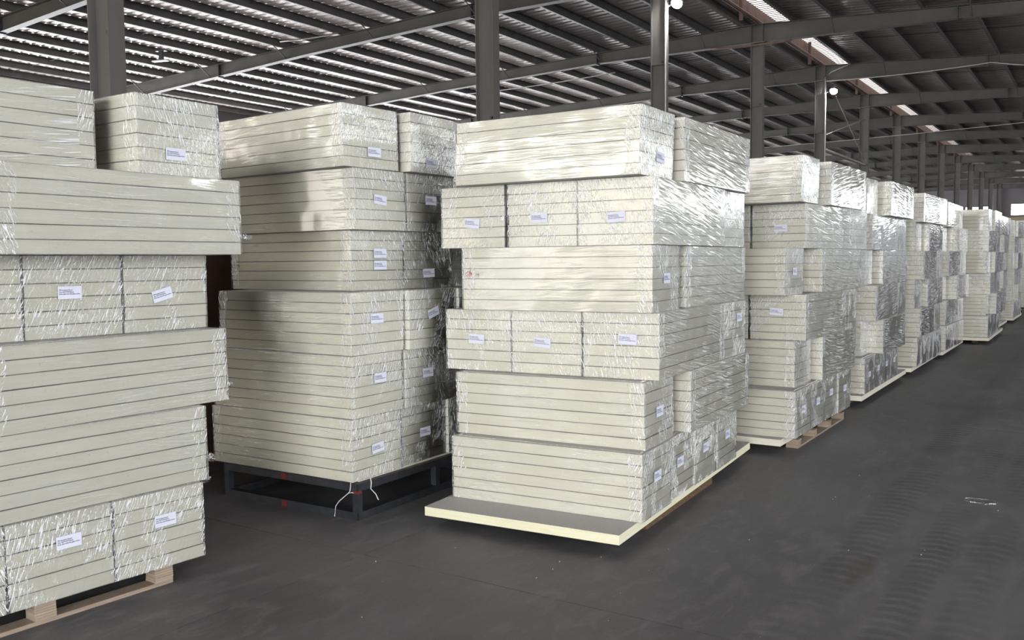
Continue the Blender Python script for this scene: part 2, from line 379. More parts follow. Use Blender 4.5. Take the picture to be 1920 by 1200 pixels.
def rafter(y, label):
    t = thing('roof_rafter', (CX, y, rtop(CX)-rdep(CX)), 0, label, 'beam', 'tapered roof rafters')
    z0 = rtop(CX)-rdep(CX)
    xs_ = [XL+.1, CX-15, CX-10, CX-4.6, CX, CX+4.6, 2, 7, XR-.1]
    web = MB(); tf = MB(); bf = MB()
    for a, b in zip(xs_, xs_[1:]):
        ta, tb = rtop(a)-z0, rtop(b)-z0; ba, bb = ta-rdep(a), tb-rdep(b)
        a_, b_ = a-CX, b-CX; n = len(web.v)
        web.v += [(a_, -.005, ba), (b_, -.005, bb), (b_, -.005, tb), (a_, -.005, ta), (a_, .005, ba), (b_, .005, bb), (b_, .005, tb), (a_, .005, ta)]
        web.f += [(n, n+1, n+2, n+3), (n+7, n+6, n+5, n+4), (n, n+4, n+5, n+1), (n+3, n+2, n+6, n+7)]; web.mi += [0]*4
        tf.bar((a_, 0, ta-.006), (b_, 0, tb-.006), .18, .012); bf.bar((a_, 0, ba+.006), (b_, 0, bb+.006), .18, .012)
    web.build('web', M['rafter'], t); tf.build('top_flange', M['rafter'], t); bf.build('bottom_flange', M['rafter'], t)
    
    for x in (CX-13.4, CX-4.6, CX+4.6, CX+9.3):
        zt = rtop(x)-z0
        MB().quadbox(x-CX-.014, x-CX+.014, -.085, .085, zt-rdep(x)-.03, zt).build('splice_plate', M['steel'], t)
    for x in (CX-.15, CX+.15):
        zt = rtop(x)-z0
        for sy in (-1, 1): MB().quadbox(x-CX-.006, x-CX+.006, min(sy*.005, sy*.085), max(sy*.005, sy*.085), zt-rdep(x), zt-.01).build('stiffener', M['rafter'], t)
    for x in [CX+q for q in (-16.9, -13.8, -10.7, -7.6, -4.5, -1.4, 1.9, 4.9, 7.9, 10.9, 13.9)]:
        zt = rtop(x)-z0
        MB().tube([(x-CX, -.55, zt+.05), (x-CX, -.02, zt-rdep(x)+.03)], .014, 6).build('flange_brace', M['purlin'], t)
    return t
for n in range(-3, 14):
    y = YC+6*n
    lab = 'dark steel roof rafter carried by the %s column from the left' % ordn[n] if n >= 0 else 'dark steel roof rafter behind the viewer, %s one back' % ordn[-n-1]
    tag(rafter(y, lab))

# purlins: one per line, sitting on the rafters, running along the aisle
PUR = [CX-.38-1.03*i for i in range(19)] + [CX+.85+1.0*i for i in range(19)]
PUR = [x for x in PUR if XL+.2 < x < XR-.2]
for i, x in enumerate(sorted(PUR)):
    z = rtop(x); mb = MB(); y0, y1 = YB+.1, YE-.1; t_ = .008
    s = 1 if x < CX else -1
    mb.quadbox(x-t_/2, x+t_/2, y0, y1, z, z+.17); mb.quadbox(min(x, x-s*.07), max(x, x-s*.07), y0, y1, z, z+t_); mb.quadbox(min(x, x+s*.07), max(x, x+s*.07), y0, y1, z+.17-t_, z+.17)
    o = mb.build('roof_purlin', M['purlin'])
    side = 'left' if x < CX else 'right'; k = int(round((CX-x-.38)/1.03)) if x < CX else int(round((x-CX-.85)/1.0))
    tag(o, '%s steel roof purlin to the %s of the ridge skylight' % (ordn[k], side), 'purlin', 'steel roof purlins')
# thin sag rods across the purlins, seen as dark lines
sg = 0
for yy in [y+3 for y in FR[4:12]]:
    for xa, xb in ((XL+.5, CX-.8), (CX+.9, 8)):
        o = MB().tube([(xa, yy, rtop(xa)+.10), (xb, yy, rtop(xb)+.10)], .008, 5).build('sag_rod', M['steel'])
        tag(o, 'thin sag rod across the %s slope purlins, bay beyond the %s column' % ('left' if xb < CX else 'right', ordn[sg//2+1]), 'rod', 'sag rods between purlins'); sg += 1

# roof sheeting: corrugated, one mesh per slope
def roof(name, xa, xb, mat):
    v = []; f = []; prof = [(0, 0), (.03, .028), (.07, .028), (.10, 0)]
    n = int((YE-YB)/.25); pts = []
    for i in range(n):
        for dy, dz in prof: pts.append((YB+i*.25+dy, dz))
    pts.append((YE, 0))
    for y, dz in pts:
        for x in (xa, xb): v.append((x, y, rtop(x)+.173+dz))
    for i in range(len(pts)-1): f.append((2*i, 2*i+1, 2*i+3, 2*i+2))
    me = bpy.data.meshes.new(name); me.from_pydata(v, [], f); me.materials.append(M[mat]); me.update()
    return tag(mesh_obj(name, me), kind='structure')
roof('ceiling', XL, CX-5.5, 'roof'); roof('ceiling', CX-5.5, CX-.12, 'roof_shaded'); roof('ceiling', CX+.62, 4.0, 'roof_shaded'); roof('ceiling', 6.4, XR, 'roof_shaded')
for i in range(16):                                # unseen glowing panels added to the right slope for glints on the film
    y0, y1 = YB+.3+6.05*i, YB+.3+6.05*i+5.6
    v = [(4.0, y0, rtop(4)+.22), (6.4, y0, rtop(6.4)+.22), (6.4, y1, rtop(6.4)+.22), (4.0, y1, rtop(4)+.22)]
    me = bpy.data.meshes.new('skylight'); me.from_pydata(v+[(x, y, z+.01) for x, y, z in v], [], [(0, 1, 2, 3), (7, 6, 5, 4)]+[(q, q+4, (q+1) % 4+4, (q+1) % 4) for q in range(4)]); me.materials.append(M['glint_panel'])
    tag(mesh_obj('window_%d' % (100+i), me), kind='structure')
roofgap = MB()
for i in range(17):
    y0 = YB-.15+6.05*i; roofgap.quadbox(4.0, 6.4, y0, min(y0+.45, YE), rtop(6.4)+.20, rtop(4)+.23)
tag(roofgap.build('trim_2', M['wall']), kind='structure')
# ridge skylight strip, raised on curbs
sk = thing('ridge_skylight', (CX+.25, YB, rtop(CX)+.2), 0, 'long glowing translucent skylight strip along the roof ridge', 'skylight')
nb = int((YE-YB)/.09); v = []; f = []
for i in range(nb+1):
    for x in (-.37, .37): v.append((x, i*.09, .30+(.012 if i % 2 else 0)))
for i in range(nb): f.append((2*i, 2*i+1, 2*i+3, 2*i+2))
me = bpy.data.meshes.new('panel'); me.from_pydata(v, [], f); me.materials.append(M['skylight']); me.update()
mesh_obj('translucent_panel', me, sk)
for x in (-.38, .38): MB().quadbox(x-.01, x+.01, 0, YE-YB, -.02, .32).build('curb', M['curb'], sk)
rb = MB()
for i in range(nb//2): rb.quadbox(-.36, .36, i*.18, i*.18+.02, .27, .285)
rb = rb.build('rib', M['purlin'], sk); rb['kind'] = 'stuff'
for q, x in enumerate((CX-.45, CX+.02)):
    o = MB().tube([(x, YB+.2, rtop(x)+.06), (x, YE-.2, rtop(x)+.06)], .05 if q else .035, 8).build('ridge_tie_pipe', M['curb'])
    tag(o, ('brown steel tie pipe running just under the skylight' if q else 'thinner steel tie pipe left of the ridge skylight'), 'pipe')
for n in range(2, 14):
    y = YC+6*n-1.2
    o = MB().quadbox(CX-.06, CX+.02, y-.03, y+.03, rtop(CX)-.15, rtop(CX)+.5).build('skylight_post', M['curb'])
    tag(o, 'small brown post under the skylight, just before the %s rafter' % ordn[n], 'post', 'posts under the skylight')

# ------------------------------------------------------------------ walls and windows
def wall_with_hole(name, axis, c, a0, a1, z1, holes, th=.12):
    """axis 'x': wall in plane x=c, spans y a0..a1; holes = (b0,b1,zlo,zhi) non overlapping sorted"""
    mb = MB()
    def bx(p0, p1, q0, q1):
        if p1-p0 < 1e-4 or q1-q0 < 1e-4: return
        if axis == 'x': mb.quadbox(c-th/2, c+th/2, p0, p1, q0, q1)
        else: mb.quadbox(p0, p1, c-th/2, c+th/2, q0, q1)
    cur = a0
    for b0, b1, zl, zh in sorted(holes):
        bx(cur, b0, 0, z1); bx(b0, b1, 0, zl); bx(b0, b1, zh, z1); cur = b1
    bx(cur, a1, 0, z1)
    return tag(mb.build(name, M['wall_light' if name in ('wall_back', 'wall_right') else 'wall']), kind='structure')
wl = [(11+8.0*i, 11+8.0*i+7.4, .4, 5.4) for i in range(9)]
wr = [(14+5.6*i, 14+5.6*i+5.3, .9, 5.2) for i in range(12)]
ws = [(-25.5+6.0*i, -25.5+6.0*i+5.6, .6, 4.3) for i in range(4)]
wls = [(-12+5.5*i, -12+5.5*i+5.0, .8, 5.2) for i in range(4)]
wb = [(a, b, 4.6, 5.6) for a, b, _, _ in ws]
wall_with_hole('wall_left', 'x', XL-.06, YB, YE, 7.1, wls+wl)
wall_with_hole('wall_right', 'x', XR+.06, YB, YE, 6.1, [(-7.6, 4.6, .3, 5.6)]+wr)
wall_with_hole('wall_back', 'y', YB-.06, XL, XR, 5.9, [(a, b, .6, 5.6) for a, b, _, _ in ws]+[(.4, 9.2, 0, 5.6)])
we = [(-10.1, -8.40, 4.80, 5.50), (-6.78, -3.2, 4.72, 5.62), (-1.5, 2.4, 4.72, 5.62), (4, 8, 4.72, 5.62)]
wall_with_hole('wall_far', 'y', YE+.06, XL, XR, 6.2, we)
gb = MB()                                       # gable part of the end walls
for yy, zg in ((YB-.12, 5.9), (YE, 6.2)):
    n = len(gb.v); gb.v += [(XL, yy, zg), (XR, yy, zg), (XR, yy, rtop(XR)+.2), (CX, yy, rtop(CX)+.55), (XL, yy, rtop(XL)+.2),
                            (XL, yy+.12, zg), (XR, yy+.12, zg), (XR, yy+.12, rtop(XR)+.2), (CX, yy+.12, rtop(CX)+.55), (XL, yy+.12, rtop(XL)+.2)]
    gb.f += [tuple(range(n, n+5)), tuple(range(n+9, n+4, -1))] + [(n+i, n+5+i, n+5+(i+1) % 5, n+(i+1) % 5) for i in range(5)]; gb.mi += [0]*7
tag(gb.build('trim_1', M['wall']), kind='structure')
wi = 1
def window(axis, c, hole, mat, inward):
    global wi
    b0, b1, z0, z1 = hole
    mb = MB()
    if axis == 'x': mb.quadbox(c-.01, c+.01, b0, b1, z0, z1)
    else: mb.quadbox(b0, b1, c-.01, c+.01, z0, z1)
    o = mb.build('window_%d' % wi, mat); tag(o, kind='structure'); wi += 1
    fr = MB(); n = max(2, int((b1-b0)/1.2)); w = .03; d = c+inward*.04
    for i in range(n+1):
        p = b0+(b1-b0)*i/n
        if axis == 'x': fr.quadbox(min(c, d), max(c, d), p-w, p+w, z0, z1)
        else: fr.quadbox(p-w, p+w, min(c, d), max(c, d), z0, z1)
    for zz in (z0, (z0+z1)/2, z1):
        if axis == 'x': fr.quadbox(min(c, d), max(c, d), b0, b1, zz-w*.7, zz+w*.7)
        else: fr.quadbox(b0, b1, min(c, d), max(c, d), zz-w*.7, zz+w*.7)
    fr.build('window_frame', M['curb'], o)
for h in wl: window('x', XL-.06, h, M['win_left'], 1)
for b0, b1, z0, z1 in wr:
    window('x', XR+.06, (b0, b1, z0, 4.4), M['win_right'], -1); window('x', XR+.06, (b0+.3, b1-.3, 4.45, z1), M['win_right_top'], -1)
for h in ws: window('y', YB-.06, (h[0], h[1], .6, 4.55), M['soft_fill'], 1)  # added fill panes, here and in the left wall below
for h in wls: window('x', XL-.06, h, M['soft_fill'], 1)
for h in wb: window('y', YB-.06, h, M['win_back'], 1)
for h in we: window('y', YE+.06, h, M['win_end'], -1)

# ------------------------------------------------------------------ lamps, pipes, cables on the columns
def flood(x, y, z, label, power):
    t = thing('flood_lamp', (x, y, z), 0, label, 'lamp', 'flood lamps on the columns')
    hb = MB().tube([(0, .02, .05), (0, -.02, .04), (0, -.07, 0), (0, -.10, -.03)], [.05, .10, .12, .125], 14); hb.build('lamp_housing', M['steel'], t, True)
    MB().tube([(0, -.102, -.032), (0, -.118, -.042)], [.115, .10], 14).build('lamp_glass', M['lamp'], t)
    MB().tube([(-.32, .02, -.06), (-.12, .02, 0), (0, .02, .05)], .014, 6).build('bracket', M['pipe'], t)
    l = bpy.data.lights.new('lamp_light', 'SPOT'); l.energy = power; l.spot_size = math.radians(150); l.spot_blend = .6; l.shadow_soft_size = .11
    lo = bpy.data.objects.new('lamp_light', l); link(lo, t); lo.location = (0, -.16, -.05); lo.rotation_euler = (math.radians(70), 0, 0)
    return t
flood(CX+.42, YC+12-.02, 6.45, 'bright flood lamp high on the column behind the central stack', 350)
flood(CX+.42, YC+24-.02, 6.55, 'bright flood lamp on the fifth column, over the right row', 350)
def wirething(name, pts, r, mat, label, cat, n=6):
    return tag(MB().tube(pts, r, n).build(name, mat, smooth=True), label, cat)
y4, y5 = YC+24, YC+30
wirething('strut_pipe', [(CX+.06, y4+.1, 4.80), (CX+.06, y5-.1, 4.80)], .055, M['pipe'], 'pale horizontal strut pipe between the fifth and sixth columns', 'pipe', 10)
wirething('brace_rod', [(CX+.10, y4+.1, 5.22), (CX+.02, y5-.1, 6.45)], .02, M['pipe'], 'pale diagonal brace rod rising from the fifth to the sixth column', 'rod')
wirething('brace_rod', [(CX+.30, y4+.6, 6.5), (CX+.02, y5-.1, 5.0)], .010, M['pipe'], 'thin dark diagonal rod crossing the pale brace rod', 'rod')
def droop(a, b, sag, n=10):
    a, b = Vector(a), Vector(b)
    return [tuple(a.lerp(b, i/n) - Vector((0, 0, sag*4*(i/n)*(1-i/n)))) for i in range(n+1)]
zb = lambda x: rtop(x)-rdep(x)
wirething('power_cable', droop((CX+.17, y4-.12, zb(CX)-.05), (CX+4.7, y4-.12, zb(CX+4.7)+.06), .05)+droop((CX+4.7, y4-.12, zb(CX+4.7)+.06), (3, y4-.12, zb(3)+.02), .25)[1:],
          .016, M['cable'], 'white power cable running along the underside of the fifth rafter', 'cable')
wirething('power_cable', [(CX+.17, y4-.13, 6.2), (CX+.17, y4-.13, 6.95), (CX+.35, y4-.13, 7.1), (CX+.9, y4-.13, 7.27)], .014, M['cable'], 'white cable looping from the fifth column up to the roof', 'cable')
wirething('power_cable', [(CX+.18, YC+12-.11, 1.0), (CX+.18, YC+12-.11, 6.6)], .014, M['cable'], 'white cable running down the column behind the central stack', 'cable')
wirething('power_cable', [(CX+.18, y4-.11, 1.0), (CX+.18, y4-.11, 6.5)], .014, M['cable'], 'white cable running down the fifth column below its lamp', 'cable')
wirething('power_cable', droop((CX-9.4, YC+18-.12, 6.6), (CX-4, YC+18-.12, 6.62), .05), .014, M['cable'], 'pale cable hanging under the fourth rafter left of its column', 'cable')
wirething('power_cable', droop((CX-1.2, YC+18-.13, zb(CX-1.2)-.02), (CX+.9, YC+18-.13, zb(CX+.9)-.06), .03), .028, M['curb'], 'brown conduit crossing the head of the fourth column', 'cable')
wirething('power_cable', droop((CX-9, y4+6.1, 5.75), (CX+12, y4+6.1, 6.15), .15), .012, M['cable'], 'long thin wire strung across the hall beyond the fifth column', 'cable')
wirething('pipe_bundle', droop((-17.3, 15.7, 6.9), (-15.7, 16.1, 6.95), .02, 4), .016, M['pipe'], 'short pale conduit hung below the purlins near the second column', 'pipe')
t = thing('ceiling_fixture', (-20.8, 14.8, 6.85), .3, 'small dark fixture hanging from the purlins above the left stacks', 'fixture')
MB().quadbox(-.16, .16, -.05, .05, .12, .16).build('plate', M['steel'], t); MB().quadbox(-.05, .05, -.04, .04, -.1, .12).build('neck', M['steel'], t)
MB().quadbox(-.26, .20, -.06, .06, -.14, -.11).build('tube_light', M['wire'], t)

# ------------------------------------------------------------------ insulation bundles
T6, LN, WD = .3403, 1.094, .413
TB = T6/6
def board_mesh(name, lx, ly, th, seed, mats=None, edge=.0019):
    rnd = random.Random(seed); n = 10 if lx > .8 else 4
    v = []; f = []; mi = []
    e = [0, edge, th-edge, th]
    ring = []
    for k in range(n+1): ring.append((-lx/2+lx*k/n, -ly/2))
    for k in range(1, 4): ring.append((lx/2, -ly/2+ly*k/3))
    for k in range(1, n+1): ring.append((lx/2-lx*k/n, ly/2))
    for k in range(1, 3): ring.append((-lx/2, ly/2-ly*k/3))
    R = len(ring)
    wob = [(rnd.uniform(-.0009, .0009), rnd.uniform(-.0009, .0009), rnd.uniform(-.0005, .0005)) for _ in ring]
    for li, z in enumerate(e):
        g = -.0012 if li in (0, 3) else 0
        for (x, y), (wx, wy, wz) in zip(ring, wob):
            v.append((x+wx+(g if x > 0 else -g)*(abs(x) > lx/2-1e-6), y+wy+(g if y > 0 else -g)*(abs(y) > ly/2-1e-6), z+wz))
    for li in range(3):
        for q in range(R):
            a = li*R+q; b = li*R+(q+1) % R; f.append((a, b, b+R, a+R)); mi.append(0 if li == 1 else 1)
    f.append(tuple(range(R))[::-1]); mi.append(2); f.append(tuple(3*R+q for q in range(R))); mi.append(2)
    me = bpy.data.meshes.new(name); me.from_pydata(v, [], f)
    for mt in (mats or (M['foam'], M['facer_edge'], M['facer'])): me.materials.append(mt)
    me.polygons.foreach_set('material_index', mi); me.update(); return me
BOARDS = [board_mesh('board', LN, WD, TB-.0009, s) for s in range(4)]

def film_mesh(lx, ly, h, seed, lean=(0, 0), fine=True, calm=True, smooth=False):
    """shell of stretch film: four sides, a skirt over the top and under the bottom edge"""
    rnd = random.Random(seed); off = .0052
    hx, hy = lx/2+off, ly/2+off
    # columns around perimeter: (x, y, nx, ny, u, side)
    ov = .075
    def seg(n, a, b): return [a+(b-a)*i/n for i in range(n)]
    nl, ns = (22, 9) if fine else (8, 3)
    tl = [0, .5*ov, ov]+seg(nl, ov+.03, lx-ov-.03)+[lx-ov-.03, lx-ov, lx-.5*ov]
    cols = []
    u = 0
    for t in tl: cols.append((-hx+t/lx*2*hx, -hy, 0, -1, u+t, 'L', t))
    u += lx
    for t in seg(ns, 0, ly): cols.append((hx, -hy+t/ly*2*hy, 1, 0, u+t, 'E', t))
    u += ly
    for t in tl: cols.append((hx-t/lx*2*hx, hy, 0, 1, u+t, 'L', t))
    u += lx
    for t in seg(ns, 0, ly): cols.append((-hx, hy-t/ly*2*hy, -1, 0, u+t, 'E', t))
    u += ly
    rows = 8 if fine else 3
    zs = [.0015+(h-.003)*i/rows for i in range(rows+1)]
    v = []; uvs = []; lcs = []; f = []; mi = []; C = len(cols); ox = rnd.uniform(0, 100)
    sg = rnd.choice((-1, 1))
    angL = {-1: rnd.uniform(-.05, .05) if calm else sg*rnd.uniform(.05, .17), 1: rnd.uniform(-.3, .3)}
    if smooth: angL[-1] = rnd.uniform(-.12, .06)
    angE = {1: rnd.choice((1.15, 1.3, 1.85, 1.95)), -1: rnd.choice((1.15, 1.3, 1.8, 1.95))}
    def rot(p, a): return (p[0]*math.cos(a)+p[1]*math.sin(a), -p[0]*math.sin(a)+p[1]*math.cos(a))
    def P(c, z, inset=0.0, zz=None):
        x, y, nx, ny, uu, sd, t = c
        amp = .0016 if 0 < z < h else .001
        d = amp*noise.noise(Vector((uu*9+ox, z*22, 0)))*2
        jx = 0
        if sd == 'L' and (abs(t-ov) < 1e-6 or abs(t-(lx-ov)) < 1e-6): jx = .028*noise.noise(Vector((ox+uu, z*16, 3)))
        s = (1 if ny < 0 else -1)
        X = x+nx*(d-inset)+(jx*s if sd == 'L' else 0); Y = y+ny*(d-inset)
        if inset: 
            X = max(-hx+inset, min(hx-inset, X)); Y = max(-hy+inset, min(hy-inset, Y))
        k = z/h
        return (X+lean[0]*k, Y+lean[1]*k, z if zz is None else zz)
    ringrows = [('b', 0)] + [('s', z) for z in zs] + [('t', h)]
    for kind, z in ringrows:
        for c in cols:
            if kind == 's': v.append(P(c, z))
            elif kind == 't': v.append(P(c, h, .03+.018*noise.noise(Vector((c[4]*14, ox, 5))), h+.0012+.0015*abs(noise.noise(Vector((c[4]*20, ox, 9))))))
            else: v.append(P(c, 0, .02, .0006))
    RR = len(ringrows)
    tot = u
    for r in range(RR-1):
        for q in range(C):
            a = r*C+q; b = r*C+(q+1) % C; f.append((a, b, b+C, a+C))
            c = cols[q]; nxt = cols[(q+1) % C]
            u0_, u1_ = c[4], nxt[4] if q < C-1 else tot
            z0_ = ringrows[r][1]; z1_ = ringrows[r+1][1]
            if r == 0: z0_ = -.02
            if r == RR-2: z1_ = h+.03
            if c[5] == 'E' or r == RR-2 or r == 0: mm = 1
            else: mm = 1 if (c[6] < ov-1e-6 or c[6] > lx-ov-1e-6) else 0
            mi.append(2 if (mm == 0 and (calm or smooth) and c[3] == -1) else mm)
            an = (angL[c[3]] if mm == 0 else (angE[c[2]] if c[5] == 'E' else angE[1]))
            uvs += [rot(p, an) for p in ((u0_, z0_), (u1_, z0_), (u1_, z1_), (u0_, z1_))]
            ln = lx if c[5] == 'L' else ly
            t0_ = c[6]/ln; t1_ = 1.0 if (q == C-1 or nxt[6] < c[6]) else nxt[6]/ln
            zz0, zz1 = max(0, min(1, z0_/h)), max(0, min(1, z1_/h))
            if mm == 1 and c[5] == 'L': t0_, t1_ = .02, .05
            lcs += [(t0_, zz0), (t1_, zz0), (t1_, zz1), (t0_, zz1)]
    me = bpy.data.meshes.new('plastic_wrap'); me.from_pydata(v, [], f)
    me.materials.append(M['film_long']); me.materials.append(M['film_end']); me.materials.append(M['film_calm'])
    me.polygons.foreach_set('material_index', mi)
    ul = me.uv_layers.new(name='UVMap')
    for i, w in enumerate(uvs): ul.data[i].uv = w
    ul = me.uv_layers.new(name='Local')
    for i, w in enumerate(lcs): ul.data[i].uv = w
    me.polygons.foreach_set('use_smooth', [True]*len(f)); me.update(); me.set_sharp_from_angle(angle=.6); return me
FILMS = {c: [film_mesh(LN, WD, T6-.001, 900+s, fine=False, calm=c) for s in range(5)] for c in (True, False)}

# sticker with three printed lines
def text_mesh(lines, size, lead, mat):
    cu = bpy.data.curves.new('txt', 'FONT'); cu.body = '\n'.join(lines); cu.size = size; cu.space_line = lead; cu.resolution_u = 1; cu.offset = size*.018
    o = bpy.data.objects.new('txt', cu); COL.objects.link(o); dg = bpy.context.evaluated_depsgraph_get()
    me = bpy.data.meshes.new_from_object(o.evaluated_get(dg)); bpy.data.objects.remove(o); me.materials.clear(); me.materials.append(mat)
    return me
SW, SH = .100, .052
TXT = text_mesh(['PIR Insulation Board', 'Size: 420*1290*60mm', 'Both sides with fiberglass tissue'], .0082, .98, M['ink'])
mx_ = max(v.co.x for v in TXT.vertices); 
for v in TXT.vertices: v.co.x *= .088/mx_
STK = MB().quadbox(-SW/2, SW/2, -SH/2, SH/2, 0, .0006).mesh('label_sticker', [M['paper']])
def sticker(root, mw):
    o = mesh_obj('label_sticker', STK, root, mw=mw)
    o['label'] = 'white paper label with three printed lines'
    mesh_obj('printed_text', TXT, o, loc=(-.045, .008, .0011))

GRP = 'film wrapped bundles of cream insulation boards'
bseed = [0]
def bundle(kind, F, dev, z, label, lean=(0, 0), stick=None, near=True, nb=6, smooth=False):
    """kind 'across' (long axis left-right, end towards the aisle) or 'along' (end towards the camera). F = near aisle-side bottom corner"""
    bseed[0] += 1; sd = bseed[0]; rnd = random.Random(sd*13+5)
    dv = math.radians(dev); R = Vector((-math.sin(dv), math.cos(dv), 0)); L = Vector((-math.cos(dv), -math.sin(dv), 0))
    rl, ll = (.42, 1.1016) if kind == 'across' else (1.1016, .42)
    c = Vector((F[0], F[1], 0)) + R*rl/2 + L*ll/2
    rz = dv if kind == 'across' else dv+PI/2
    t = thing('insulation_bundle', (c.x, c.y, z), rz, label, 'bundle', GRP)
    # lean in local coordinates
    lx = lean[0]*math.cos(rz)+lean[1]*math.sin(rz); ly = -lean[0]*math.sin(rz)+lean[1]*math.cos(rz)
    for k in range(nb):
        o = mesh_obj('board', BOARDS[rnd.randrange(4)], t)
        q = (k+.5)/nb
        j = .0026 if near else .003
        o.location = (lx*q+rnd.uniform(-j, j), ly*q+rnd.uniform(-j*.7, j*.7), k*TB+.0004)
        o.rotation_euler = (0, 0, rnd.choice((0, PI))+rnd.uniform(-.0016, .0016))
    if near: fm = film_mesh(LN, WD, nb*TB-.001, sd, (lx, ly), calm=(kind == 'across'), smooth=smooth)
    else: fm = FILMS[kind == 'across'][rnd.randrange(5)]
    mesh_obj('plastic_wrap', fm, t)
    if stick:
        for sk_ in (stick if isinstance(stick, list) else [stick]):
            tt, zf = sk_[:2]; tl = math.radians(sk_[2] if len(sk_) > 2 else 0)
            if kind == 'across': nrm = Vector((1, 0, 0)); rg = Vector((0, 1, 0)); px = LN/2
            else: nrm = Vector((-1, 0, 0)); rg = Vector((0, -1, 0)); px = LN/2
            a = rg*math.cos(tl)+Vector((0, 0, 1))*math.sin(tl); b = nrm.cross(a)
            pos = nrm*(px+.0076)+rg*((tt-.5)*WD)+Vector((lx*zf, ly*zf, T6*zf))
            mw = Matrix((a, b, nrm)).transposed().to_4x4(); mw.translation = pos
            sticker(t, mw)
    return t
def off(F, dev, r=0, l=0):
    dv = math.radians(dev)
    return (F[0]-math.sin(dv)*r-math.cos(dv)*l, F[1]+math.cos(dv)*r-math.sin(dv)*l)
LAY = ['bottom layer', 'second layer up', 'third layer up', 'fourth layer up', 'fifth layer up', 'top layer']

# ---- near left stack (A)
zA = .08; SA = 'near left stack'
def Lz(z0, k): return z0+k*T6
fA = (-3.441, 1.703); d = -4.0
bundle('across', off(fA, d, -.425), d, zA, 'wrapped bundle cut by left frame edge, bottom layer, '+SA)
bundle('across', fA, d, zA, 'wrapped bundle, labelled end out, bottom layer, centre, '+SA, (.006, -.006), (.56, .66, 0))
bundle('across', off(fA, d, .423), d, zA, 'wrapped bundle, labelled end out, bottom layer, right end, '+SA, (.004, -.004), (.55, .62, 0))
bundle('along', (-3.463, 1.489), -3.3, Lz(zA, 1), 'wrapped bundle, long side out, second layer up, '+SA, (.001, -.004), smooth=True)
bundle('along', (-3.436, 1.646), .3, Lz(zA, 2), 'wrapped bundle, long side out, third layer up, '+SA, (-.006, -.002), smooth=True)
fA4 = (-3.574, 1.879); d = -1.6
bundle('across', off(fA4, d, -.423), d, Lz(zA, 3), 'wrapped bundle cut by left frame edge, fourth layer up, '+SA)
bundle('across', fA4, d, Lz(zA, 3), 'wrapped bundle with straight label on end, fourth layer up, centre, '+SA, (0, .003), (.44, .55, 0))
bundle('across', off(fA4, d, .426), d, Lz(zA, 3), 'wrapped bundle with tilted label on end, fourth layer up, right, '+SA, (0, .003), (.44, .48, 14))
bundle('along', off((-3.341, 1.672), .4, -1.11, .0), .4, Lz(zA, 4), 'wrapped bundle cut by left frame edge, fifth layer up, '+SA, smooth=True)
bundle('along', (-3.341, 1.672), .4, Lz(zA, 4), 'wrapped bundle, long side out, fifth layer up, '+SA, (-.002, -.002), smooth=True)
bundle('along', (-3.56, 1.08), -1.5, Lz(zA, 5), 'crumple-wrapped bundle, long side out, top layer, left, '+SA, (-.004, .004))
bundle('across', (-3.396, 2.287), .1, Lz(zA, 5), 'crumple-wrapped bundle with labelled end, top layer, right, '+SA, (-.009, -.001), (.44, .28, 0))

# ---- stack on the steel frame (B)
zB = .22; SB = 'stack on steel frame'
specB = [((-3.347, 3.467), 1.6, (.001, -.005), (.50, .46, 4), .437, .015, (.52, .5, 0)),
         ((-3.339, 3.478), 1.7, (0, -.005), (.53, .60, 0), .43, -.01, (.5, .55, 0)),
         ((-3.348, 3.477), -1.3, (.002, .002), (.47, .57, 0), .43, -.035, (.5, .6, 16)),
         ((-3.517, 3.660), -4.1, (.001, .002), [(.54, .42, 0), (.54, .62, 0)], .425, .0, (.5, .27, 2)),
         ((-3.448, 3.629), -1.9, (-.003, -.004), (.49, .50, -6), .43, .0, (.5, .55, 0)),
         ((-3.452, 3.560), -3.3, (-.003, -.007), (.55, .27, 0), None, .0, (.44, .18, 0))]
for k, (F, dv, ln, st, r2, l2, st2) in enumerate(specB):
    bundle('across', F, dv, Lz(zB, k), 'wrapped bundle, foremost of three, %s, %s' % (LAY[k], SB), ln, st)
    F2, d2 = (off(F, dv, r2, l2), dv) if r2 else ((-3.369, 4.022), .4)
    bundle('across', F2, d2, Lz(zB, k), 'wrapped bundle, second back from the front, %s, %s' % (LAY[k], SB), (0, 0), st2)
    F3 = off(F2, d2, .43, .02 if k % 2 else -.02)
    bundle('across', F3, d2*.5, Lz(zB, k), 'wrapped bundle, rearmost of three, %s, %s' % (LAY[k], SB))

# ---- stacks of the row beside the aisle
def stackR(z0, spec, sname, near=True):
    """spec: per layer a list of (kind, F, dev, lean, sticker, position words)"""
    for k, layer in enumerate(spec):
        for kind, F, dev, ln, st, pos in layer:
            bundle(kind, F, dev, Lz(z0, k), 'wrapped bundle, %s, %s, %s' % (pos, LAY[k], sname), ln, st, near=near)
def row4(F, dev, w=.42, sts=None, dl=(0, 0, 0, 0)):
    names = ['labelled end to aisle, foremost of four', 'end to aisle, second of four', 'end to aisle, third of four', 'end to aisle, rearmost of four']
    return [('across', off(F, dev, i*w, dl[i]), dev, (0, 0), (sts[i] if sts else None), names[i]) for i in range(4)]
def three(F, dev, gaps=(0, 0), sts=(None,)*3, back=None, bdev=None, bst=None, ln=(0, 0), n=3):
    nm = ['end to camera, right of three', 'end to camera, middle of three', 'end to camera, left of three']
    o = [('along', off(F, dev, 0, .421*i+(gaps[0] if i > 0 else 0)+(gaps[1] if i > 1 else 0)), dev, ln, sts[i], nm[i]) for i in range(n)]
    if back is not None: o.append(('across', off(F, dev, back[0], back[1]), bdev if bdev is not None else dev, (0, 0), bst, 'crosswise at the back'))
    return o
